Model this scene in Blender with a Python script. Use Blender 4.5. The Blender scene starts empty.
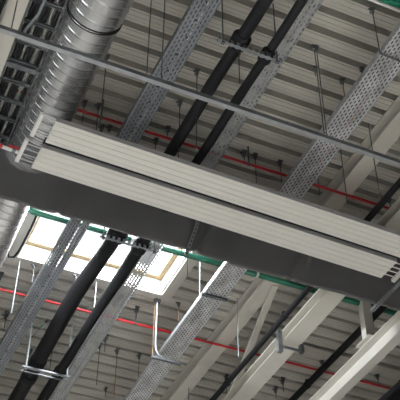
import bpy, math, random
from mathutils import Vector, Matrix
random.seed(7)
scene = bpy.context.scene
COL = scene.collection
EYE = 1.6            # eye height of the photographer above the hall floor

# ------------------------------------------------------------------ camera
CR = ((0.91503765, -0.40334771, 0.00408927),
      (0.27447784, 0.61518972, -0.73905583),
      (0.2955808, 0.67738633, 0.67363176))
FPX = 993.3
cam_d = bpy.data.cameras.new('camera')
cam = bpy.data.objects.new('camera', cam_d)
COL.objects.link(cam)
rx, dn, fw = (Vector(r) for r in CR)
m = Matrix((rx, -dn, -fw)).transposed().to_4x4()
m.translation = (0, 0, EYE)
cam.matrix_world = m
cam_d.sensor_width = 36
cam_d.lens = FPX * 36 / 400
cam_d.clip_start = 0.05
cam_d.clip_end = 500
scene.camera = cam


def at(x, y, z):
    """where the sight line through a spot of the photograph meets height z (above the eye)"""
    d = rx * ((x - 200) / FPX) + dn * ((y - 200) / FPX) + fw
    return d * (z / d.z)


def along(x, y, Y):
    d = rx * ((x - 200) / FPX) + dn * ((y - 200) / FPX) + fw
    return d * (Y / d.y)


# ------------------------------------------------------------------ materials
def new_mat(name):
    mt = bpy.data.materials.new(name)
    mt.use_nodes = True
    nt = mt.node_tree
    for n in list(nt.nodes):
        nt.nodes.remove(n)
    out = nt.nodes.new('ShaderNodeOutputMaterial')
    b = nt.nodes.new('ShaderNodeBsdfPrincipled')
    nt.links.new(b.outputs[0], out.inputs[0])
    return mt, nt, b, out


def math_node(nt, op, a, b=None):
    n = nt.nodes.new('ShaderNodeMath')
    n.operation = op
    for i, v in enumerate((a, b)):
        if v is None:
            continue
        if isinstance(v, (int, float)):
            n.inputs[i].default_value = v
        else:
            nt.links.new(v, n.inputs[i])
    return n.outputs[0]


def mat(name, c, rough=0.5, metal=0.0, var=0.12, scale=6.0, stretch=(1, 1, 1), bump=0.0, spec=0.5):
    mt, nt, b, out = new_mat(name)
    tc = nt.nodes.new('ShaderNodeTexCoord')
    mp = nt.nodes.new('ShaderNodeMapping')
    mp.inputs['Scale'].default_value = stretch
    nz = nt.nodes.new('ShaderNodeTexNoise')
    nz.inputs['Scale'].default_value = scale
    nz.inputs['Detail'].default_value = 5
    nt.links.new(tc.outputs['Object'], mp.inputs[0])
    nt.links.new(mp.outputs[0], nz.inputs['Vector'])
    rp = nt.nodes.new('ShaderNodeValToRGB')
    rp.color_ramp.elements[0].position = 0.3
    rp.color_ramp.elements[1].position = 0.7
    lo = [max(0, v * (1 - var)) for v in c]
    hi = [min(1, v * (1 + var)) for v in c]
    rp.color_ramp.elements[0].color = (*lo, 1)
    rp.color_ramp.elements[1].color = (*hi, 1)
    nt.links.new(nz.outputs['Fac'], rp.inputs[0])
    nt.links.new(rp.outputs[0], b.inputs['Base Color'])
    b.inputs['Roughness'].default_value = rough
    b.inputs['Metallic'].default_value = metal
    b.inputs['Specular IOR Level'].default_value = spec
    if bump:
        bp = nt.nodes.new('ShaderNodeBump')
        bp.inputs['Strength'].default_value = bump
        bp.inputs['Distance'].default_value = 0.01
        nt.links.new(nz.outputs['Fac'], bp.inputs['Height'])
        nt.links.new(bp.outputs[0], b.inputs['Normal'])
    return mt


def perforated(name, c, rough, metal, pu, pv, hu, hv, var=0.2, stagger=0.5, dots=None, shift=0.0):
    """sheet steel punched with rows of slots: pu, pv pitch across and along, hu, hv slot share"""
    mt = mat(name, c, rough, metal, var, 9.0, (1, .4, 1))
    nt = mt.node_tree
    b = next(n for n in nt.nodes if n.type == 'BSDF_PRINCIPLED')
    out = next(n for n in nt.nodes if n.type == 'OUTPUT_MATERIAL')
    tc = nt.nodes.new('ShaderNodeTexCoord')
    sp = nt.nodes.new('ShaderNodeSeparateXYZ')
    nt.links.new(tc.outputs['Object'], sp.inputs[0])
    u = math_node(nt, 'ADD', math_node(nt, 'DIVIDE', sp.outputs[0], pu), shift)
    row = math_node(nt, 'FLOOR', u)
    fu = math_node(nt, 'SUBTRACT', u, row)
    odd = math_node(nt, 'MULTIPLY', math_node(nt, 'MODULO', math_node(nt, 'ABSOLUTE', row), 2.0), stagger)
    v = math_node(nt, 'ADD', math_node(nt, 'DIVIDE', sp.outputs[1], pv), odd)
    fv = math_node(nt, 'FRACT', v)
    mu = math_node(nt, 'LESS_THAN', math_node(nt, 'ABSOLUTE', math_node(nt, 'SUBTRACT', fu, 0.5)), hu / 2)
    mv = math_node(nt, 'LESS_THAN', math_node(nt, 'ABSOLUTE', math_node(nt, 'SUBTRACT', fv, 0.5)), hv / 2)
    hole = math_node(nt, 'MULTIPLY', mu, mv)
    if dots:                      # one row of larger round holes on the centre line
        per, rad = dots
        dv = math_node(nt, 'MULTIPLY', math_node(nt, 'SUBTRACT',
             math_node(nt, 'FRACT', math_node(nt, 'DIVIDE', sp.outputs[1], per)), 0.5), per)
        r2 = math_node(nt, 'ADD', math_node(nt, 'MULTIPLY', dv, dv),
                       math_node(nt, 'MULTIPLY', sp.outputs[0], sp.outputs[0]))
        hole = math_node(nt, 'MAXIMUM', hole, math_node(nt, 'LESS_THAN', r2, rad * rad))
    tr = nt.nodes.new('ShaderNodeBsdfTransparent')
    mx = nt.nodes.new('ShaderNodeMixShader')
    nt.links.new(hole, mx.inputs[0])
    nt.links.new(b.outputs[0], mx.inputs[1])
    nt.links.new(tr.outputs[0], mx.inputs[2])
    nt.links.new(mx.outputs[0], out.inputs[0])
    return mt


M = {}
M['deck'] = mat('deck_coated_steel', (.47, .458, .418), .45, 0, .07, 2.5, (.15, 6, 1))
M['slab'] = mat('roof_insulation', (.2, .19, .18), .9)
M['floor'] = mat('hall_floor_concrete', (.46, .45, .43), .6, 0, .1, .7)
M['wall'] = mat('wall_sandwich_panel', (.42, .42, .41), .6, 0, .05, .7)
M['beam'] = mat('painted_steel_cream', (.57, .55, .50), .45, 0, .05, 3)
M['beam_grey'] = mat('painted_steel_pale_grey', (.50, .485, .445), .4, 0, .05, 3)
M['panel'] = mat('panel_white_enamel', (.70, .69, .655), .4, 0, .02, 3)
M['panel_edge'] = mat('panel_edge_grey', (.34, .34, .34), .5, .2, .05)  # upright panel sides get less light; that shade is put into this grey
M['insul'] = mat('mineral_wool_foil', (.4, .4, .4), .6)
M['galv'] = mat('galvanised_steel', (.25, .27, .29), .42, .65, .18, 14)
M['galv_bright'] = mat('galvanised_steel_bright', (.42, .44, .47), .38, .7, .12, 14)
M['galv_dark'] = mat('galvanised_steel_dark', (.11, .12, .13), .5, .5, .2, 20)
M['spiral'] = mat('spiral_duct_zinc', (.74, .755, .77), .27, .9, .10, 3, (3, 1, 3))
M['rod'] = mat('threaded_rod_zinc', (.10, .105, .11), .5, .5, .3, 40)
M['rod_pale'] = mat('threaded_rod_bright', (.30, .34, .36), .45, .5, .2, 40)
M['rod_bright'] = mat('threaded_rod_new', (.62, .70, .74), .5, .3, .2, 40)
M['rust'] = mat('threaded_rod_rusty', (.20, .12, .07), .7, .3, .4, 40)
M['black'] = mat('black_rubber_insulation', (.0055, .006, .0075), .6, 0, .3, 20, bump=.15, spec=.18)
M['black_cable'] = mat('black_cable_sheath', (.007, .0075, .009), .55, 0, .2, 20, spec=.3)
M['grey_cable'] = mat('grey_cable_sheath', (.025, .026, .028), .5, 0, .2, 20)
M['pale_cable'] = mat('pale_cable_sheath', (.2, .2, .19), .5, 0, .15, 20)
M['red_cable'] = mat('red_cable_sheath', (.42, .13, .11), .5, 0, .15, 20)
M['curtain'] = mat('smoke_curtain_cloth', (.062, .063, .067), .8, 0, .12, 3, spec=.3)
M['hem'] = mat('smoke_curtain_hem', (.12, .115, .11), .8, 0, .3, 9)
M['red'] = mat('sprinkler_red_paint', (.42, .010, .018), .4, 0, .08, 9)
M['green'] = mat('green_plastic_pipe', (.002, .10, .062), .38, 0, .08, 5)
M['white'] = mat('white_plastic', (.75, .74, .72), .4, 0, .04)
M['timber'] = mat('skylight_pine', (.20, .145, .07), .6, 0, .15, 4, (1, 6, 1))
M['upstand'] = mat('skylight_white_lining', (.82, .82, .80), .5, 0, .02)
M['mint'] = mat('mint_plastic_sleeve', (.45, .66, .60), .5, 0, .05)
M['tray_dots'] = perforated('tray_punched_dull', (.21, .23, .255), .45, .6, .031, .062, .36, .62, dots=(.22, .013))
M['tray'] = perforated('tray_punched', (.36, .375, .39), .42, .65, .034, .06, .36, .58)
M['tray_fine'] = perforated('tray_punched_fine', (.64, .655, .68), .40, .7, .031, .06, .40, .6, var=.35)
M['strut'] = perforated('strut_punched', (.24, .26, .28), .42, .6, .062, .041, .5, .36, stagger=0)

M['strut_dark'] = perforated('strut_punched_dull', (.22, .23, .24), .5, .6, .09, .05, .2, .5, stagger=0, shift=.5)

# opal skylight pane
mt, nt, b, out = new_mat('skylight_polycarbonate')
tr = nt.nodes.new('ShaderNodeBsdfTransparent')
tl = nt.nodes.new('ShaderNodeBsdfTranslucent')
tl.inputs[0].default_value = (.95, .97, 1, 1)
mx = nt.nodes.new('ShaderNodeMixShader')
mx.inputs[0].default_value = .45
nt.links.new(tr.outputs[0], mx.inputs[1])
nt.links.new(tl.outputs[0], mx.inputs[2])
nt.links.new(mx.outputs[0], out.inputs[0])
M['pane'] = mt
# translucent plastic film
mt, nt, b, out = new_mat('clear_plastic_film')
b.inputs['Base Color'].default_value = (.8, .8, .78, 1)
b.inputs['Roughness'].default_value = .25
tr = nt.nodes.new('ShaderNodeBsdfTransparent')
mx = nt.nodes.new('ShaderNodeMixShader')
mx.inputs[0].default_value = .22
nt.links.new(tr.outputs[0], mx.inputs[1])
nt.links.new(b.outputs[0], mx.inputs[2])
nt.links.new(mx.outputs[0], out.inputs[0])
M['film'] = mt


# ------------------------------------------------------------------ mesh helpers
class MB:
    """collects shapes, builds ONE mesh object"""

    def __init__(self):
        self.v, self.f, self.s = [], [], []

    def add(self, vs, fs, smooth=False):
        o = len(self.v)
        self.v += [Vector(p) for p in vs]
        for q in fs:
            self.f.append([i + o for i in q])
            self.s.append(smooth)
        return self

    def box(self, x0, x1, y0, y1, z0, z1):
        vs = [(x, y, z) for x in (x0, x1) for y in (y0, y1) for z in (z0, z1)]
        return self.add(vs, [(0, 1, 3, 2), (4, 6, 7, 5), (0, 4, 5, 1), (2, 3, 7, 6), (0, 2, 6, 4), (1, 5, 7, 3)])

    def bar(self, p, q, w, h, up=(0, 0, 1)):
        p, q = Vector(p), Vector(q)
        d = (q - p).normalized()
        s = d.cross(Vector(up))
        if s.length < 1e-4:
            s = d.cross(Vector((0, 1, 0)))
        s.normalize()
        u = s.cross(d)
        vs = [e + s * (a * w / 2) + u * (b_ * h / 2) for e in (p, q) for a, b_ in ((-1, -1), (1, -1), (1, 1), (-1, 1))]
        return self.add(vs, [(3, 2, 1, 0), (4, 5, 6, 7), (0, 1, 5, 4), (1, 2, 6, 5), (2, 3, 7, 6), (3, 0, 4, 7)])

    def tube(self, pts, r, n=12, cap=True):
        pts = [Vector(p) for p in pts]
        rs = r if isinstance(r, (list, tuple)) else [r] * len(pts)
        vs, fs = [], []
        s = None
        for i, p in enumerate(pts):
            a = pts[max(0, i - 1)]
            b_ = pts[min(len(pts) - 1, i + 1)]
            d = (b_ - a).normalized()
            if s is None:
                s = d.cross(Vector((0, 0, 1)))
                if s.length < 1e-3:
                    s = d.cross(Vector((0, 1, 0)))
            else:
                s = s - d * s.dot(d)
            s.normalize()
            u = s.cross(d)
            for k in range(n):
                t = 2 * math.pi * k / n
                vs.append(p + (s * math.cos(t) + u * math.sin(t)) * rs[i])
        for i in range(len(pts) - 1):
            for k in range(n):
                fs.append((i * n + k, (i + 1) * n + k, (i + 1) * n + (k + 1) % n, i * n + (k + 1) % n))
        self.add(vs, fs, True)
        if cap:
            self.add(vs[:n], [tuple(range(n))])
            self.add(vs[-n:], [tuple(range(n))[::-1]])
        return self

    def prism(self, prof, axis, a0, a1):
        """closed profile swept along world x or y"""
        n = len(prof)
        vs = []
        for a in (a0, a1):
            for p in prof:
                vs.append((a, p[0], p[1]) if axis == 'x' else (p[0], a, p[1]))
        fs = [(i, (i + 1) % n, n + (i + 1) % n, n + i) for i in range(n)]
        fs += [tuple(range(n))[::-1], tuple(range(n, 2 * n))]
        return self.add(vs, fs)

    def build(self, name, material, parent=None, origin=None):
        if parent is not None:
            o = Vector((0, 0, 0))
            q = parent
            while q is not None:
                o = o + q.location
                q = q.parent
        elif origin is not None:
            o = Vector(origin)
        else:
            n = len(self.v)
            o = Vector((sum(p.x for p in self.v) / n, sum(p.y for p in self.v) / n, min(p.z for p in self.v)))
        me = bpy.data.meshes.new(name)
        me.from_pydata([p - o for p in self.v], [], self.f)
        me.update()
        me.polygons.foreach_set('use_smooth', self.s)
        import bmesh
        bm = bmesh.new()
        bm.from_mesh(me)
        bmesh.ops.recalc_face_normals(bm, faces=bm.faces)
        bm.to_mesh(me)
        bm.free()
        me.materials.append(M[material])
        ob = bpy.data.objects.new(name, me)
        COL.objects.link(ob)
        if parent is not None:
            ob.parent = parent
        else:
            ob.location = o
        return ob


def tag(o, label=None, cat=None, group=None, kind=None):
    if label:
        o['label'] = label
    if cat:
        o['category'] = cat
    if group:
        o['group'] = group
    if kind:
        o['kind'] = kind
    return o


def thing(name, label, cat, loc, group=None):
    o = bpy.data.objects.new(name, None)
    o.empty_display_size = .1
    COL.objects.link(o)
    o.location = loc
    return tag(o, label, cat, group)


def h_profile(xc, z0, z1, wb, wt, tf, tw):
    return [(xc - wb / 2, z0), (xc + wb / 2, z0), (xc + wb / 2, z0 + tf), (xc + tw / 2, z0 + tf), (xc + tw / 2, z1 - tf),
            (xc + wt / 2, z1 - tf), (xc + wt / 2, z1), (xc - wt / 2, z1), (xc - wt / 2, z1 - tf), (xc - tw / 2, z1 - tf),
            (xc - tw / 2, z0 + tf), (xc - wb / 2, z0 + tf)]


# ------------------------------------------------------------------ setting
H = 8.0
XA, XB, YA, YB = -6.0, 17.0, -4.0, 23.0
SX0, SX1, SY0, SY1 = 1.83, 3.765, 8.02, 9.915          # skylight opening
MB().box(-20, 32, -18, 38, -EYE - .2, -EYE).build('floor', 'floor', origin=(0, 0, -EYE))['kind'] = 'structure'

PITCH, PH = .2375, 5.189 - .2375 * 40
deck = MB()
k = 0
while True:
    y = PH + k * PITCH
    k += 1
    if y > YB:
        break
    if y < YA:
        continue
    pr = [(0, 0), (.006, .19), (.080, .19), (.084, .012), (.104, .009), (.106, 0), (.150, 0), (.154, .006), (.160, .006), (.164, 0),
          (.200, 0), (.203, .004), (.207, .004), (.210, 0), (PITCH, 0)]
    cut = y + PITCH > SY0 - .02 and y < SY1 + .0
    for xa, xb in (((XA, SX0), (SX1, XB)) if cut else ((XA, XB),)):
        vs = [(x, y + a, H + c) for x in (xa, xb) for a, c in pr]
        n = len(pr)
        deck.add(vs, [(i, i + 1, n + i + 1, n + i) for i in range(n - 1)])
ceiling = deck.build('ceiling', 'deck', origin=(5, 9, H))
ceiling['kind'] = 'structure'
roof = MB()
g = .035
for a in ((XA, XB, YA, SY0 - g), (XA, XB, SY1 + g, YB), (XA, SX0 - g, SY0 - g, SY1 + g), (SX1 + g, XB, SY0 - g, SY1 + g)):
    roof.box(*a, H + .20, H + .38)
roof.build('ceiling_insulation', 'slab', ceiling)

for nm, bx in (('wall_left', (XA - .2, XA, YA, YB, -EYE, H)), ('wall_right', (XB, XB + .2, YA, YB, -EYE, H)),
               ('wall_front', (XA, XB, YA - .2, YA, -EYE, H)), ('wall_back', (XA, XB, YB, YB + .2, -EYE, H))):
    MB().box(*bx).build(nm, 'wall')['kind'] = 'structure'

sky = thing('window_1', 'bright rectangular rooflight', None, ((SX0 + SX1) / 2, (SY0 + SY1) / 2, H))
sky['kind'] = 'structure'
up = MB()
t = .03
for x0, x1, y0, y1 in ((SX0 - t, SX0, SY0 - t, SY1 + t), (SX1, SX1 + t, SY0 - t, SY1 + t),
                       (SX0, SX1, SY0 - t, SY0), (SX0, SX1, SY1, SY1 + t)):
    up.box(x0, x1, y0, y1, H - .01, H + .42)
up.build('upstand', 'upstand', sky)
tb = MB()
z0, z1, d = H + .185, H + .225, .07
tb.box(SX0, SX1, SY1 - d, SY1, z0, z1).box(SX0, SX1, SY0, SY0 + d, z0, z1)
tb.box(SX1 - d, SX1, SY0 + d, SY1 - d, z0, z1).box(SX0, SX0 + d, SY0 + d, SY1 - d, z0, z1)
tb.build('timber_trim', 'timber', sky)
MB().box(SX0 - .03, SX1 + .03, SY0 - .03, SY1 + .03, H + .40, H + .41).build('glazing', 'pane', sky)

# flat trimmers around the rooflight and flat purlins beneath the deck
for nm, bx in (('trim_1', (1.6, 4.78, 9.925, 10.04, 7.955, 7.998)),
               ('trim_2', (3.79, 3.93, 7.66, 9.92, 7.955, 7.998)),
               ('trim_3', (1.68, 1.80, 7.66, 9.92, 7.93, 7.998)),
               ('trim_4', (5.3, 12, 10.21, 10.43, 7.96, 7.998))):
    MB().box(*bx).build(nm, 'beam_grey' if nm != 'trim_4' else 'deck')['kind'] = 'structure'

# ------------------------------------------------------------------ steelwork
b_ = MB().prism(h_profile(4.88, 7.78, 7.995, .20, .20, .014, .012), 'y', YA, YB)
tag(b_.build('roof_beam', 'beam'), 'cream steel roof beam running tight under the corrugated deck', 'beam')
tr = thing('truss_chord', 'broad cream steel beam right of the slim diagonal brace, its flange facing down', 'beam', (5.35, 9, 7.235))
MB().prism(h_profile(5.35, 7.235, 7.40, .247, .247, .012, .01), 'y', YA, YB).build('chord', 'beam', tr)
ps = MB()
P0 = at(280, 352, 7.05)
hb = thing('hanger_bracket', 'short upright silver channel bracket gripping the broad cream beam', 'bracket', (P0.x, P0.y, 7.05))
ps.box(P0.x - .03, P0.x + .03, P0.y - .03, P0.y + .03, 7.05, 7.36)
ps.build('channel', 'galv', hb)
MB().box(P0.x + .03, 5.50, P0.y - .012, P0.y + .012, 7.13, 7.16).build('cross_arm', 'galv', hb)
MB().box(5.46, 5.51, P0.y - .03, P0.y + .03, 7.12, 7.234).build('end_clamp', 'galv_dark', hb)

p, q = at(275, 285, 7.78), at(232, 393, 7.405)
tag(MB().bar(p, q, .075, .06).build('diagonal_brace', 'beam'), 'slim cream diagonal brace rising from the broad beam to the roof', 'brace')

rb = thing('truss_chord', 'pale beam with a sunlit white web at the lower right corner of the roof', 'beam', (6.2, 9, 6.90))
MB().prism(h_profile(6.235, 6.90, 7.13, .13, .22, .012, .01), 'y', YA, YB).build('chord', 'beam_grey', rb)
B0 = at(367, 340, 7.135)
MB().box(6.06, 6.235, B0.y - .12, B0.y + .2, 7.131, 7.143).build('gusset_plate', 'beam_grey', rb)
pt = MB()
pt.box(6.075, 6.087, B0.y - .05, B0.y + .05, 7.143, 7.995).box(6.087, 6.205, B0.y - .05, B0.y - .038, 7.143, 7.995)
tag(pt.build('angle_post', 'beam_grey'), 'upright pale steel angle standing on the lower right beam', 'post')

lb = MB().prism(h_profile(.67, 7.45, 7.60, .168, .168, .012, .01), 'y', YA, YB)
tag(lb.build('side_beam', 'beam'), 'cream steel beam at the top left corner beside the cable ladder', 'beam')
tag(MB().tube([(.50, YA, 7.4), (.50, YB, 7.4)], .055).build('insulated_pipe', 'black'),
    'black pipe in the far top left corner outside the cream beam', 'pipe')

CY = 7.63
# ------------------------------------------------------------------ spiral duct
DX, DZ, DR = 1.335, 7.5, .235


def duct_r(y):
    return DR + max(0, CY - y) * .0135


N, ya, yb, st = 72, 1.0, 13.5, .008
nr = int((yb - ya) / st)
vs, fs = [], []
for i in range(nr + 1):
    y = ya + i * st
    for kk in range(N):
        th = 2 * math.pi * kk / N
        ph = (y / .115 - th / (2 * math.pi)) % 1.0
        dd = min(ph, 1 - ph) * .115
        r = duct_r(y) + .0055 * math.exp(-(dd / .009) ** 2) + .0006 * math.sin(ph * 2 * math.pi * 3)
        vs.append((DX + duct_r(y) - DR + r * math.cos(th), y, DZ + r * math.sin(th)))
for i in range(nr):
    for kk in range(N):
        fs.append((i * N + kk, (i + 1) * N + kk, (i + 1) * N + (kk + 1) % N, i * N + (kk + 1) % N))
sd = thing('spiral_duct', 'large round galvanised spiral duct passing through the dark curtain at left', 'duct', (DX, 5, DZ - DR))
MB().add(vs, fs, True).build('duct_pipe', 'spiral', sd)
rg = MB()
yj = at(97, 33, DZ - .26).y + .0
RJ = duct_r(yj)
for dy in (-.012, .012):
    rg.tube([(DX + RJ - DR + (RJ + .004) * math.cos(a * math.pi / 36), yj + dy, DZ + (RJ + .004) * math.sin(a * math.pi / 36)) for a in range(73)], .006, 6)
rg.build('joint_band', 'black', sd)

# ------------------------------------------------------------------ smoke curtain
CY = 7.63
cx0, cx1 = -1.0, 10.5
cur = thing('smoke_curtain', 'dark grey cloth smoke curtain hanging across the hall behind the white panels', 'curtain', (4, CY, 6.81))
creases = []
for a, c in (((76, 181), (64, 202)), ((252, 224), (240, 242)), ((300, 255), (284, 279)), ((222, 214), (203, 240)), ((306, 257), (292, 281))):
    p, q = along(*a, CY), along(*c, CY)
    creases.append(((p.x, p.z), (q.x, q.z)))


def hem_z(x):
    return 6.812 + .010 * math.sin(x * 2.1) * math.sin(x * .9 + 1) + .012 * abs(math.sin(x * 3.3 + .5)) ** 6 - .01


def cloth(x, z):
    y = CY + .008 * math.sin(x * 1.7 + z) + .004 * math.sin(x * 5 + z * 3)
    for (xa, za), (xb, zb) in creases:
        dx, dz = xb - xa, zb - za
        L = math.hypot(dx, dz)
        d = ((x - xa) * dz - (z - za) * dx) / L
        s = ((x - xa) * dx + (z - za) * dz) / L
        w = 1 / (1 + math.exp(-(s + .35) * 14))
        y -= .032 * w * math.exp(-(d / .026) ** 2)
    return y


nx, nz = 420, 34
vs, fs = [], []
for i in range(nx + 1):
    x = cx0 + (cx1 - cx0) * i / nx
    for j in range(nz + 1):
        z = hem_z(x) + (7.995 - hem_z(x)) * j / nz
        vs.append((x, cloth(x, z), z))
for i in range(nx):
    for j in range(nz):
        a = i * (nz + 1) + j
        fs.append((a, a + 1, a + nz + 2, a + nz + 1))
fab = MB().add(vs, fs, True).build('fabric', 'curtain', cur)
so = fab.modifiers.new('thickness', 'SOLIDIFY')
so.thickness = .003
hm = MB().tube([(cx0 + (cx1 - cx0) * i / nx, cloth(cx0 + (cx1 - cx0) * i / nx, hem_z(cx0 + (cx1 - cx0) * i / nx)) + .006,
                 hem_z(cx0 + (cx1 - cx0) * i / nx) - .002) for i in range(nx + 1)], .007, 6)
hm.build('hem', 'hem', cur)
# crumpled film collar where the spiral duct goes through
vs, fs = [], []
nc = 60
for ring, (rr, dy) in enumerate(((DR + .005, -.10), (DR + .018, -.06), (DR + .010, -.03), (DR + .028, -.005))):
    for kk in range(nc):
        th = 2 * math.pi * kk / nc
        w = rr + .008 * math.sin(kk * 2.3 + ring) * (ring > 0)
        vs.append((DX + w * math.cos(th), CY + dy + .01 * math.sin(kk * 1.7 + ring * 2), DZ + w * math.sin(th)))
for ring in range(3):
    for kk in range(nc):
        fs.append((ring * nc + kk, (ring + 1) * nc + kk, (ring + 1) * nc + (kk + 1) % nc, ring * nc + (kk + 1) % nc))
tag(MB().add(vs, fs, True).build('duct_collar', 'film', cur), 'clear crumpled plastic collar around the spiral duct')

# ------------------------------------------------------------------ radiant panels
YAW = math.radians(1.57)
ca, sa = math.cos(YAW), math.sin(YAW)


def radiant(label, x0, y0, x1, w, hx, right_header):
    """x0,y0: near left corner of the underside; long side runs along x"""
    e = thing('radiant_panel', label, 'ceiling panel', (x0, y0, 6.80))
    e.rotation_euler = (0, 0, YAW)
    L = (x1 - x0) / ca

    def part(mb, name, material):
        o = mb.build(name, material, origin=(0, 0, 0))
        o.parent = e
        return o
    gr = [w * (i + .5) / 4 * .94 + w * .03 for i in range(4)]
    prof = [(0, 0)]
    for g in gr:
        prof += [(g - .006, 0), (g - .004, .007), (g + .004, .007), (g + .006, 0)]
    prof += [(w, 0), (w, .012), (0, .012)]
    part(MB().prism(prof, 'x', 0, L), 'face_plate', 'panel')
    part(MB().box(0, L, -.004, -.0005, .0, .054).box(0, L, w + .0005, w + .004, 0, .054), 'edge_flange', 'panel_edge')
    part(MB().box(.004, L - .004, .004, w - .004, .014, .045), 'insulation', 'insul')
    if right_header:
        part(MB().box(0, L, -.10, -.0045, .050, .055), 'gap_backing', 'black')  # added black backing that darkens the gap between the panels
    for g in gr:
        part(MB().tube([(hx - x0, g, .032), (.003, g, .030)], .0065, 8), 'water_pipe', 'galv_bright')
        if right_header:
            part(MB().tube([(L - .003, g, .030), (L + .16, g, .032)], .0065, 8), 'water_pipe', 'white')
    part(MB().box(hx - x0 - .036, hx - x0, -.01, w, .014, .052), 'header', 'white')
    if right_header:
        part(MB().box(L + .15, L + .19, -.01, w + .02, .012, .052), 'header', 'white')
    return e


radiant('upper of two white ribbed radiant ceiling panels, farther from the dark curtain', 1.312, 6.388, 5.43, .302, 1.19, False)
radiant('white ribbed radiant ceiling panel next to the dark curtain, its right end in view', 1.291, 6.772, 5.35, .312, 1.155, True)
wp = thing('water_branch_pipe', 'white pipe with red valve lever below the spiral duct at the left edge', 'pipe', along(10, 150, 6.98))
p, q = along(-8, 143.2, 6.98), along(19.5, 152.8, 6.98)
MB().tube([p, q], .020).build('pipe_run', 'white', wp)
MB().tube([along(-6, 143.6, 6.975), along(2.2, 146.6, 6.975)], .024).build('coupling', 'red', wp)
l0 = along(9, 145.5, 6.955)
lv = MB().bar(l0, l0 + Vector((.095, .0, -.004)), .014, .02).build('valve_lever', 'red', wp)
MB().tube([along(12, 150, 6.975), along(15.5, 151.3, 6.975)], .026).build('union_nut', 'galv_dark', wp)

# ------------------------------------------------------------------ cable trays
def tray(label, x0, x1, z, y0, y1, material, side, bracket_y, turn=0.0):
    xc = (x0 + x1) / 2
    e = thing('cable_tray', label, 'cable tray', (xc, y0 + (y1 - y0) / 2, z))
    MB().box(x0 + .002, x1 - .002, y0, y1, z, z + .0015).build('tray_floor', material, e)
    for xs in (x0, x1):
        MB().box(xs - .002, xs + .002, y0, y1, z, z + .06).build('side_rail', side, e)
    for by in bracket_y:
        MB().box(x0 - .03, x1 + .03, by - .02, by + .02, z - .03, z - .001).build('support_bracket', 'galv_dark', e)
    e.rotation_euler = (0, 0, turn)
    return e


SKEW = .0217
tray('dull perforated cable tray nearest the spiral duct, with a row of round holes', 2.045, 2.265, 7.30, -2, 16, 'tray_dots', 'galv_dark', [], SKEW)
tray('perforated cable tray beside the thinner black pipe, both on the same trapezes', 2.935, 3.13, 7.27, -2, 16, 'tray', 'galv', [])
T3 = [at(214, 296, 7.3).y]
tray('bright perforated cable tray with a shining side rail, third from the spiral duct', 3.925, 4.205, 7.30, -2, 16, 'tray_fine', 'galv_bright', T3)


def cables(label, group, xs, z, r, material, y0=-2, y1=16, turn=0.0):
    first = None
    for i, x in enumerate(xs):
        if first is None:
            pts = [(x + .008 * math.sin(j * .8 + i), y0 + (y1 - y0) * j / 40, z + .003 * math.sin(j * 1.7)) for j in range(41)]
            first = MB().tube(pts, r, 8).build('power_cable', material)
            o = first
        else:
            o = first.copy()
            COL.objects.link(o)
            o.location.x += x - xs[0]
        o.rotation_euler = (0, 0, turn)
        tag(o, label, 'cable', group)


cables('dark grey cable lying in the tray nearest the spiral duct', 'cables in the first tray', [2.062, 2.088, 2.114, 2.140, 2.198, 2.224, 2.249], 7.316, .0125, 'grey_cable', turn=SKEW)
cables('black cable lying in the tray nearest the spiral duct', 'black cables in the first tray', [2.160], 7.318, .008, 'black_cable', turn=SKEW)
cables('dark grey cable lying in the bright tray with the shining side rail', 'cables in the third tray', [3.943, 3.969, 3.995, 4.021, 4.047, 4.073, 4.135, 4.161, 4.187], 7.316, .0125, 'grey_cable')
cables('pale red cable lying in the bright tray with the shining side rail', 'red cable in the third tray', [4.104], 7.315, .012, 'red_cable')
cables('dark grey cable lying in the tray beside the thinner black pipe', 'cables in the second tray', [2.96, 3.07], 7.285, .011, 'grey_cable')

# cable ladder behind the spiral duct
cl = thing('cable_ladder', 'cable ladder loaded with black cables between cream beam and spiral duct', 'cable ladder', (.93, 6, 7.53))
for xs in (.775, 1.08):
    MB().box(xs - .006, xs + .006, -2, 16, 7.53, 7.61).build('side_rail', 'galv_dark', cl)
y = at(15, 83, 7.53).y - .262 * 8
while y < 8.2:
    rg_ = MB().box(.781, 1.074, y - .022, y - .010, 7.535, 7.56).box(.781, 1.074, y + .010, y + .022, 7.535, 7.56).box(.781, 1.074, y - .01, y + .01, 7.556, 7.56)
    rg_.build('rung', 'galv_dark', cl)
    y += .262
yy = at(20, 69, 7.5).y
MB().box(.76, 1.095, yy - .03, yy + .03, 7.515, 7.529).build('splice_plate', 'galv_dark', cl)
cables('thick black cable lying on the cable ladder behind the spiral duct', 'black cables on the ladder',
       [.81, .85, .918, .958, 1.045], 7.582, .0195, 'black_cable')
cables('pale grey cable lying on the cable ladder behind the spiral duct', 'pale cables on the ladder',
       [.884, 1.0], 7.578, .0135, 'pale_cable')
fc = [at(46, -3, 7.46), at(43, 5, 7.45), at(38, 15, 7.44), at(31, 23, 7.44), at(26, 29, 7.46), at(24, 33, 7.5)]
tag(MB().tube(fc, .016, 10).build('flexible_conduit', 'galv'), 'grey flexible conduit curving down from the cable ladder at the top', 'conduit')

# ------------------------------------------------------------------ black insulated pipes on the trapezes
def smooth_path(keys, n=120):
    pts, rs = [], []
    for i in range(n + 1):
        y = keys[0][0] + (keys[-1][0] - keys[0][0]) * i / n
        for a, c in zip(keys, keys[1:]):
            if a[0] <= y <= c[0] + 1e-6:
                t_ = (y - a[0]) / (c[0] - a[0])
                t_ = t_ * t_ * (3 - 2 * t_)
                pts.append((a[1] + (c[1] - a[1]) * t_, y, a[2] + (c[2] - a[2]) * t_))
                rs.append(a[3] + (c[3] - a[3]) * t_ + .002 * math.sin(y * 9) * math.sin(y * 23))
                break
    return pts, rs


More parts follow.
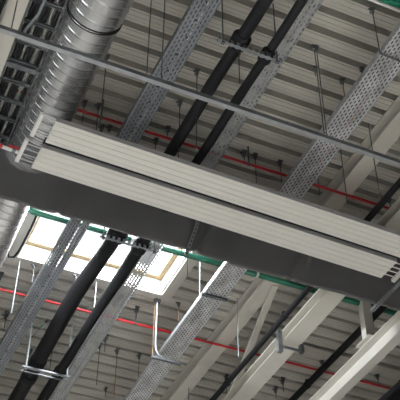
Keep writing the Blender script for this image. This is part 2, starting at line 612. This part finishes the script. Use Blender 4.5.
TY = [5.19, 8.25, 11.15]
g1 = thing('insulated_pipe', 'thicker of two black insulated pipes on the trapezes, left of the pair', 'pipe', (2.57, 8, 7.24))
pts, rs = smooth_path([(-2, 2.665, 7.29, .062), (4.6, 2.665, 7.29, .062), (6.0, 2.645, 7.32, .062), (7.75, 2.63, 7.33, .060), (8.3, 2.575, 7.31, .085),
                       (9.6, 2.51, 7.31, .10), (12.0, 2.525, 7.31, .10), (16, 2.54, 7.31, .10)])
MB().tube(pts, rs, 20).build('insulation_hose', 'black', g1)
for y, x, r in ((TY[0], 2.655, .062), (TY[1], 2.575, .085), (TY[2], 2.52, .1), (11.55, 2.52, .1)):
    MB().tube([(x, y - .09, 7.295), (x, y - .07, 7.295), (x, y + .05, 7.295), (x, y + .08, 7.295)], [r, r + (.03 if y < 9 else .012), r + (.028 if y < 9 else .01), r], 20).build('clamp_sleeve', 'black', g1)
g2 = thing('insulated_pipe', 'thinner of two black insulated pipes on the trapezes, touching the tray', 'pipe', (2.88, 8, 7.24))
pts, rs = smooth_path([(-2, 2.945, 7.24, .043), (4.6, 2.945, 7.24, .043), (6.2, 2.93, 7.27, .048), (7.75, 2.91, 7.295, .048), (8.3, 2.865, 7.23, .075),
                       (10.1, 2.83, 7.21, .058), (12.0, 2.825, 7.21, .07), (16, 2.83, 7.21, .07)])
MB().tube(pts, rs, 20).build('insulation_hose', 'black', g2)
for y, x, r in ((TY[0], 2.925, .044), (TY[1], 2.855, .072), (TY[2], 2.83, .065)):
    MB().tube([(x, y - .09, 7.21), (x, y - .07, 7.21), (x, y + .05, 7.21), (x, y + .08, 7.21)], [r, r + .022, r + .02, r], 20).build('clamp_sleeve', 'black', g2)

for lab, y, pa, pb, mt_, rm in (
        ('trapeze hanger with punched strut at the top, above the white panels', TY[0], (218, 40), (281, 63), 'strut', 'rod'),
        ('trapeze hanger with punched strut in front of the bright rooflight', TY[1], (99, 237), (158, 252), 'strut', 'rod'),
        ('trapeze hanger with pale bright rods at the lower left', TY[2], (22, 367.5), (70, 377.5), 'galv', 'rod_bright')):
    zz = 7.125
    sh = .041 if mt_ == 'strut' else .018
    xa, xb = at(*pa, zz).x, at(*pb, zz).x
    y = (at(*pa, zz).y + at(*pb, zz).y) / 2
    e = thing('trapeze_hanger', lab, 'hanger', ((xa + xb) / 2, y, zz))
    st_ = MB().box(xa, xb, y - .021, y - .018, zz, zz + sh).box(xa, xb, y + .018, y + .021, zz, zz + sh).box(xa, xb, y - .018, y + .018, zz, zz + .003)
    o = st_.build('strut', mt_, e)
    if mt_ == 'galv':
        MB().box(xa, xb, y + .075, y + .09, zz - .01, zz + .005).build('strut', mt_, e)
    for xr in (xa + .05, xb - .04):
        MB().tube([(xr, y, zz - .02), (xr, y, H)], .007 if rm == 'rod' else .011, 8).build('threaded_rod', rm, e)
        MB().box(xr - .016, xr + .016, y - .016, y + .016, zz - .018, zz - .002).build('nut', 'galv_dark', e)

# ------------------------------------------------------------------ long strut under everything
SZ = 6.62
a, c = at(0, 32.5, SZ), at(400, 167, SZ)
ss = thing('strut_channel', 'long galvanised strut channel crossing under the ducts and trays', 'strut', ((a.x + c.x) / 2, a.y, SZ))
d = (c - a).normalized()
sp = MB()
sp.bar(a - d * 2 + Vector((0, -.022, .002)), c + d * 3 + Vector((0, -.022, .002)), .044, .004)
sp.build('bottom_face', 'galv_bright', ss)
sp = MB()
sp.bar(a - d * 2 + Vector((0, -.042, .026)), c + d * 3 + Vector((0, -.042, .026)), .004, .045)
sp.bar(a - d * 2 + Vector((0, -.002, .026)), c + d * 3 + Vector((0, -.002, .026)), .004, .045)
sp.build('side_wall', 'galv_dark', ss)  # darker steel than the bottom face: side shade put into the colour


# ------------------------------------------------------------------ sprinkler and water pipes
def run(name, label, cat, y, z, x0, x1, r, material, clips=(), clip_mat='white'):
    e = thing(name, label, cat, ((x0 + x1) / 2, y, z - r))
    MB().tube([(x0, y, z), (x1, y, z)], r, 14).build('pipe_run', material, e)
    for cx in clips:
        MB().tube([(cx - .014, y, z), (cx + .014, y, z)], r + .006, 14).box(cx - .008, cx + .008, y - .006, y + .006, z + r, H - .002).build('pipe_clip', clip_mat, e)
    return e


run('sprinkler_pipe', 'thin red sprinkler pipe under the deck above the white panels', 'pipe', 7.00, 7.72, -2, 12, .016, 'red',
    [at(101, 118, 7.72).x, at(248, 165, 7.72).x], 'galv_dark')
run('sprinkler_pipe', 'thin red sprinkler pipe under the deck below the rooflight', 'pipe', 10.36, 7.72, -2, 14, .0165, 'red',
    [at(137, 322, 7.72).x], 'galv_dark')
gx = at(27, 210, 7.72).x
gp = thing('water_pipe', 'green plastic water pipe along the bottom edge of the dark curtain', 'pipe', (4, 8.745, 7.68))
gy, gz = 8.745, 7.72
MB().tube([(gx + .02, gy, H - .0), (gx + .02, gy, gz + .06), (gx + .035, gy, gz + .02), (gx + .07, gy, gz), (12, gy, gz)], .037, 16).build('pipe_run', 'green', gp)
for px_ in (109, 132, 257):
    cx = at(px_, 210 + (px_ - 27) * .281, gz).x
    MB().tube([(cx - .016, gy, gz), (cx + .016, gy, gz)], .039, 16).box(cx - .009, cx + .009, gy - .01, gy + .01, gz + .033, H - .002).build('pipe_clip', 'white', gp)
ug = at(395, 2, 7.6)
run('water_pipe', 'green pipe cutting the top right corner of the roof', 'pipe', ug.y, 7.6, 2.5, 12, .04, 'green')
tag(MB().box(2.5, 12, ug.y + .05, ug.y + .075, 7.58, 7.60).build('support_rail', 'white'), 'thin white rail beside the green pipe in the top right corner', 'rail')

run_y = lambda x, z, r: MB().tube([(x, YA, z), (x, YB, z)], r, 16)
p1 = thing('insulated_pipe', 'black insulated pipe running alongside the broad cream beam', 'pipe', (5.04, 9, 7.12))
run_y(5.04, 7.30, .037).build('insulation_hose', 'black', p1)
p2 = thing('insulated_pipe', 'black insulated pipe between the broad cream beam and the sunlit beam', 'pipe', (6.31, 9, 7.55))
run_y(6.31, 7.60, .047).build('insulation_hose', 'black', p2)
for e_, x_, z_, r_ in ((p1, 5.04, 7.30, .037), (p2, 6.31, 7.60, .047)):
    for y in (6.02, 8.9, 10.6):
        MB().tube([(x_, y - .03, z_), (x_, y + .03, z_)], r_ + .008, 16).box(x_ - .02, x_ + .02, y - .02, y + .02, z_ + r_, z_ + r_ + .04).build('pipe_clip', 'black', e_)
bk = thing('insulated_duct', 'big black insulated duct at the bottom right corner', 'duct', (7.37, 10, 6.98))
MB().box(7.15, 7.6, YA + .1, YB - .1, 6.98, 7.3).build('duct_body', 'black', bk)
MB().box(7.145, 7.605, 9.55, 9.6, 6.975, 7.305).build('joint_band', 'black', bk)

# rail and strap of punched steel by the curtain
rl = thing('punched_rail', 'narrow punched steel rail by the curtain at the right edge', 'rail', (5.54, 7.3, 6.75))
pc = MB().box(5.52, 5.56, 3, 7.72, 6.75, 6.753)
pc.build('rail_web', 'strut_dark', rl)
MB().box(5.517, 5.52, 3, 7.72, 6.75, 6.78).box(5.56, 5.563, 3, 7.72, 6.75, 6.78).build('rail_lip', 'galv_dark', rl)
sb = thing('punched_strap', 'punched steel strap hanging in front of the curtain near its middle', 'strap', along(186, 255, 7.55))
pts = [along(199, 216, 7.57), along(196, 228, 7.56), along(191, 241, 7.56), along(186, 255, 7.57)]
sm = MB()
for a, c in zip(pts, pts[1:]):
    sm.bar(a, c, .004, .042, up=(1, 0, .3))
sm.build('strap_body', 'galv', sb)
for i in range(11):
    t_ = i / 10 * 2.999
    kk = int(t_)
    c = pts[kk].lerp(pts[kk + 1], t_ - kk)
    dd = (pts[kk + 1] - pts[kk]).normalized()
    MB().bar(c - dd * .010 + Vector((0, -.024, 0)), c + dd * .010 + Vector((0, -.024, 0)), .014, .002, up=(0, 1, 0)).build('punched_slot', 'black', sb)
MB().tube([along(187, 253, 7.57), along(187.5, 276, 7.57)], .004, 6).build('pull_wire', 'rod', sb)

# black hose at the left end of the rooflight
hp = [at(38, 212, 7.9), at(34, 222, 7.88), at(29, 232, 7.86), at(24, 242, 7.84), at(19, 251, 7.83), at(14, 257, 7.82), at(9, 257, 7.82), at(7.5, 252, 7.84), at(7.5, 246, 7.86)]
tag(MB().tube(hp, .016, 10).build('black_hose', 'black_cable'), 'black hose curling beside the left edge of the rooflight', 'hose')
pw = thing('plastic_wrap', 'crumpled clear plastic wrap around the pipe at the right edge', 'plastic wrap', (4.8, 5.62, 7.0))
random.seed(3)
pts = [(4.80, 5.45 + i * .04, 6.955) for i in range(9)]
MB().tube(pts, [.05 + .03 * random.random() for _ in pts], 9).build('wrap_film', 'film', pw)


# ------------------------------------------------------------------ hangers from the deck
def hanger(label, top=None, bot=None, zb=None, rod='rod', r=.0055, clamp=True, big=1.0):
    if zb is None:
        p = at(*top, H)
        dr = at(*bot, 1.0)
        zb = math.hypot(p.x, p.y) / math.hypot(dr.x, dr.y)
    else:
        p = at(*bot, zb)
    x, y = p.x, p.y
    e = thing('hanger_rod', label, 'hanger', (x, y, H))
    if clamp:
        b = big
        cm = MB()
        cm.box(x - .02 * b, x + .02 * b, y - .006, y + .006, H - .07 * b, H - .001)
        cm.box(x - .02 * b, x - .008 * b, y - .022, y + .022, H - .085 * b, H - .05 * b)
        cm.box(x + .004 * b, x + .026 * b, y - .022, y + .022, H - .035 * b, H - .012 * b)
        cm.tube([(x - .05 * b, y - .012, H - .065 * b), (x + .01, y - .012, H - .06 * b)], .010, 8)
        co = cm.build('deck_clamp', 'galv_dark', e)
        MB().tube([(x, y, H - .105 * b), (x, y, H - .08 * b)], .014, 6).build('nut', 'galv_dark', co)
    if zb < H - .1:
        MB().tube([(x, y, H - .02), (x, y, zb)], r, 8).build('threaded_rod', rod, e)
    return e


S_ = SZ + .03
hanger('rod holding the long strut in front of the cream beam at the top left', bot=(10, 35), zb=S_)
hanger('rod with a clamp at the top edge, holding the strut left of the first tray', bot=(146.5, 77), zb=S_)
hanger('long rod meeting the strut on the first cable tray', bot=(161, 84), zb=S_)
hanger('long rod with the strut where it crosses the third tray', bot=(324.5, 137), zb=S_)
hanger('second rod close beside the one on the third tray at the strut', bot=(327, 138), zb=S_ + .0, big=.8)
hanger('rod reaching the third tray at the top right edge', bot=(380, 53), zb=7.3)
tag(MB().tube([at(380, 53, 7.27), at(400, 61, 7.27), at(420, 68, 7.26)], .011, 8).build('cross_bar', 'rod'), 'dark bar across under the third tray at the right edge', 'bar')
for lab, tp_, bt_, kw in (
        ('rod just right of the spiral duct, under the strut', (107, 55), (102.5, 122), {}),
        ('clamp and rod close to the spiral duct over the red pipe', (85, 100), (81, 123), {}),
        ('stub rod with clamp between spiral duct and first tray', (99, 103), (97, 130), {'rod': 'rod'}),
        ('low clamp by the panel edge left of the first tray', (102, 125), (102, 131), {}),
        ('low clamp touching the panel edge beside the first tray', (110, 125), (109, 132), {}),
        ('clamp between the first tray and the thicker black pipe', (156, 138), (155.5, 149), {}),
        ('double clamp at the red pipe left of the thicker black pipe', (168, 126), (167, 136), {}),
        ('rod left of the thicker black pipe reaching the panels', (180, 100), (182, 158), {}),
        ('rod between the two black pipes under the strut', (197, 69), (197.5, 150), {}),
        ('short rod under the top trapeze between the two black pipes', (238.5, 50), (239.5, 83), {}),
        ('tilted clamp by the red pipe right of the second tray', (244, 150), (247, 164), {'big': 1.1}),
        ('clamp and rod in the middle over the white panels', (255, 153), (253.5, 183), {}),
        ('clamp with rusty rod left of the third tray over the panels', (280, 160), (279.5, 191), {'rod': 'rust'}),
        ('clamp above the strut left of the third tray', (314.5, 66), (315, 76), {'big': .9}),
        ('clamp with rusty rod beside the third tray', (342, 78), (341.5, 100), {'rod': 'rust'}),
        ('lone small clamp on bare deck right of the third tray', (361.5, 67), (361, 75), {'big': .8}),
        ('thin rod crossing the roof beam at the right', (368, 122), (379, 200), {'clamp': False}),
        ('thin rod under the strut in front of the roof beam', (340.5, 150), (345.5, 203), {'clamp': False}),
        ('thin rod between the strut and the panels beside the third tray', (318, 178), (320, 194), {'clamp': False}),
        ('clamp at the left edge by the lower red pipe', (1.5, 272), (1, 288), {'big': 1.2}),
        ('clamp with rod left of the first tray below the rooflight', (35, 262), (33.5, 283), {}),
        ('clamp between first tray and thicker pipe below the rooflight', (76.5, 272), (75, 296), {}),
        ('lower clamp hugging the thicker black pipe below the rooflight', (71, 290), (70, 299), {}),
        ('black clamp over the lower red pipe right of the second tray', (137, 306), (137, 322), {'big': 1.2}),
        ('stub clamp with rusty rod beside the third tray', (179, 300), (179.5, 322), {'rod': 'rust'}),
        ('large tilted clamp right of the second tray', (106, 334), (102, 352), {'big': 1.4}),
        ('clamp just below the large tilted one right of the second tray', (100, 343), (97.5, 385), {}),
        ('clamp with long rusty rod at the bottom, left one of two', (117.5, 348), (115.5, 398), {'rod': 'rust'}),
        ('clamp with rusty rod at the bottom, right one of two', (139.5, 353), (138.5, 377), {'rod': 'rust'}),
        ('small low clamp at the bottom right of the second tray', (106, 387), (105.5, 397), {'big': .8}),
        ('clamp left of the first tray at the lower left edge', (7, 311), (1, 330), {'big': 1.4}),
        ('clamp with rod inside the lower left trapeze', (30.5, 349), (28.5, 366), {}),
        ('short rod between the black pipes above the lower left trapeze', (52.5, 346), (52, 371), {'clamp': False}),
        ('clamp under the deck left of the broad cream beam', (226.5, 374), (226, 396), {}),
        ('left of two dark clamps by the bottom edge right of the broad cream beam', (275.5, 386), (274, 399), {'big': 1.2}),
        ('right of two dark clamps by the bottom edge right of the broad cream beam', (282.5, 377), (281, 392), {'big': 1.3}),
        ('clamp left of the black pipe between the two beams', (322, 358), (321, 366), {'big': 1.2}),
        ('clamp over the red pipe right of the sunlit beam', (377, 372), (378, 384), {'big': 1.3}),
        ('rod with dark clip by the black pipe at the right edge', (389, 198), (392.5, 216), {'big': .8}),
        ('rod by the bottom edge in front of the roof beam', (189, 375), (188.5, 400), {}),
):
    hanger(lab, tp_, bt_, **kw)
hanger('pale rod hanging left of the first tray below the rooflight', (20.5, 257), (14.5, 314), rod='rod_pale', r=.006, clamp=False)
hanger('pale rod seen between the two black pipes below the rooflight', (97, 278), (94.5, 308), rod='rod_pale', r=.006, clamp=False)
hanger('thin white wire hanging in front of the diagonal brace', (237, 297), (242.5, 358), rod='rod_pale', r=.005, clamp=False)
hanger('bright rod holding the third tray below the rooflight', (200, 252), (200, 297), rod='rod_pale', r=.007, clamp=False)
hk = thing('hook_bracket', 'shiny bent tube bracket holding the third tray, capped in black', 'bracket', at(157.5, 295, H))
a = at(157.5, 297, H)
bz = 7.06
hook = [(a.x, a.y, H - .01), (a.x, a.y, bz + .18), (a.x + .01, a.y, bz + .10), (a.x + .05, a.y, bz + .03), (a.x + .10, a.y, bz + .005)]
MB().tube(hook, .014, 12).build('bent_tube', 'galv', hk)
MB().box(a.x - .05, a.x + .36, a.y - .02, a.y + .02, bz - .035, bz - .005).build('cross_arm', 'galv_dark', hk)
MB().box(a.x - .04, a.x + .04, a.y - .03, a.y + .03, H - .09, H - .001).build('cap', 'galv_dark', hk)
MB().tube([(a.x - .035, a.y, H - .05), (a.x - .035, a.y, bz - .0)], .006, 8).build('threaded_rod', 'rust', hk)
tb_ = thing('turnbuckle', 'mint sleeved turnbuckle on a slanting wire inside the lower left trapeze', 'turnbuckle', at(42, 326, 7.9))
MB().tube([at(47.5, 320.5, 7.99), at(29, 340, 7.7)], .004, 6).build('wire', 'rod', tb_)
MB().tube([at(44.5, 324, 7.945), at(40.5, 328, 7.89)], .018, 10).build('sleeve', 'mint', tb_)
MB().tube([at(48, 320, 7.995), at(45.5, 322.5, 7.96)], .02, 8).build('end_hook', 'galv_dark', tb_)

# ------------------------------------------------------------------ light: daylight through the rooflight, plus added unseen lamps
w = bpy.data.worlds.new('world')
scene.world = w
w.use_nodes = True
nt = w.node_tree
bg = nt.nodes['Background']
bg.inputs[0].default_value = (.93, .97, 1.0, 1)
bg.inputs[1].default_value = 2.5


def lamp(name, loc, sx, sy, watts, rot, colour=(1, .97, .93)):
    l = bpy.data.lights.new(name, 'AREA')
    l.shape = 'RECTANGLE'
    l.size, l.size_y, l.energy, l.color = sx, sy, watts, colour
    o = bpy.data.objects.new(name, l)
    COL.objects.link(o)
    o.location = loc
    o.rotation_euler = rot
    return o


# daylight falling through the rooflight
lamp('rooflight_daylight', ((SX0 + SX1) / 2, (SY0 + SY1) / 2, H + .385), SX1 - SX0 - .1, SY1 - SY0 - .1, 480, (0, 0, 0), (.95, .98, 1))
# added unseen lamps; their light off the floor brightens the undersides
for lx, ly, lz, pw in ((2.2, 2.3, 1.2, 2300), (-1, 2.8, 1.2, 1200), (4.5, -.5, 6.5, 650), (2, 19.5, 6.5, 800), (6, 20, 6.5, 200), (-3.5, 15, 6.5, 200), (11, 6, 6.5, 80)):
    lamp('added_bounce_lamp', (lx, ly, lz), .6, .6, pw, (0, 0, 0), (1, .985, .95)).data.spread = math.radians(130)
# added spot from the left that whitens the beam web and tray rails
fl = bpy.data.lights.new('added_side_spot', 'SPOT')
fl.energy, fl.spot_size, fl.spot_blend, fl.shadow_soft_size = 10500, math.radians(12), .35, .15
fl.color = (.95, .98, 1)
fo = bpy.data.objects.new('added_side_spot', fl)
COL.objects.link(fo)
fo.location = (-5.8, 9.4, 6.2)
fo.rotation_euler = (Vector((6.2, 9.4, 7.03)) - fo.location).to_track_quat('-Z', 'Y').to_euler()
# unseen area light added at the left wall to brighten that side
lamp('added_side_fill', (XA + .1, 5.5, 3.5), 5.5, 6.0, 350, (0, math.radians(-90), 0), (.95, .98, 1))

# lift everything (built in heights above the eye) to heights above the hall floor
for o in scene.objects:
    if o.parent is None and o.type != 'CAMERA':
        o.location.z += EYE

vs_ = scene.view_settings
vs_.view_transform = 'Standard'
vs_.look = 'None'
vs_.gamma = 1
vs_.use_curve_mapping = False
vs_.exposure = -0.66
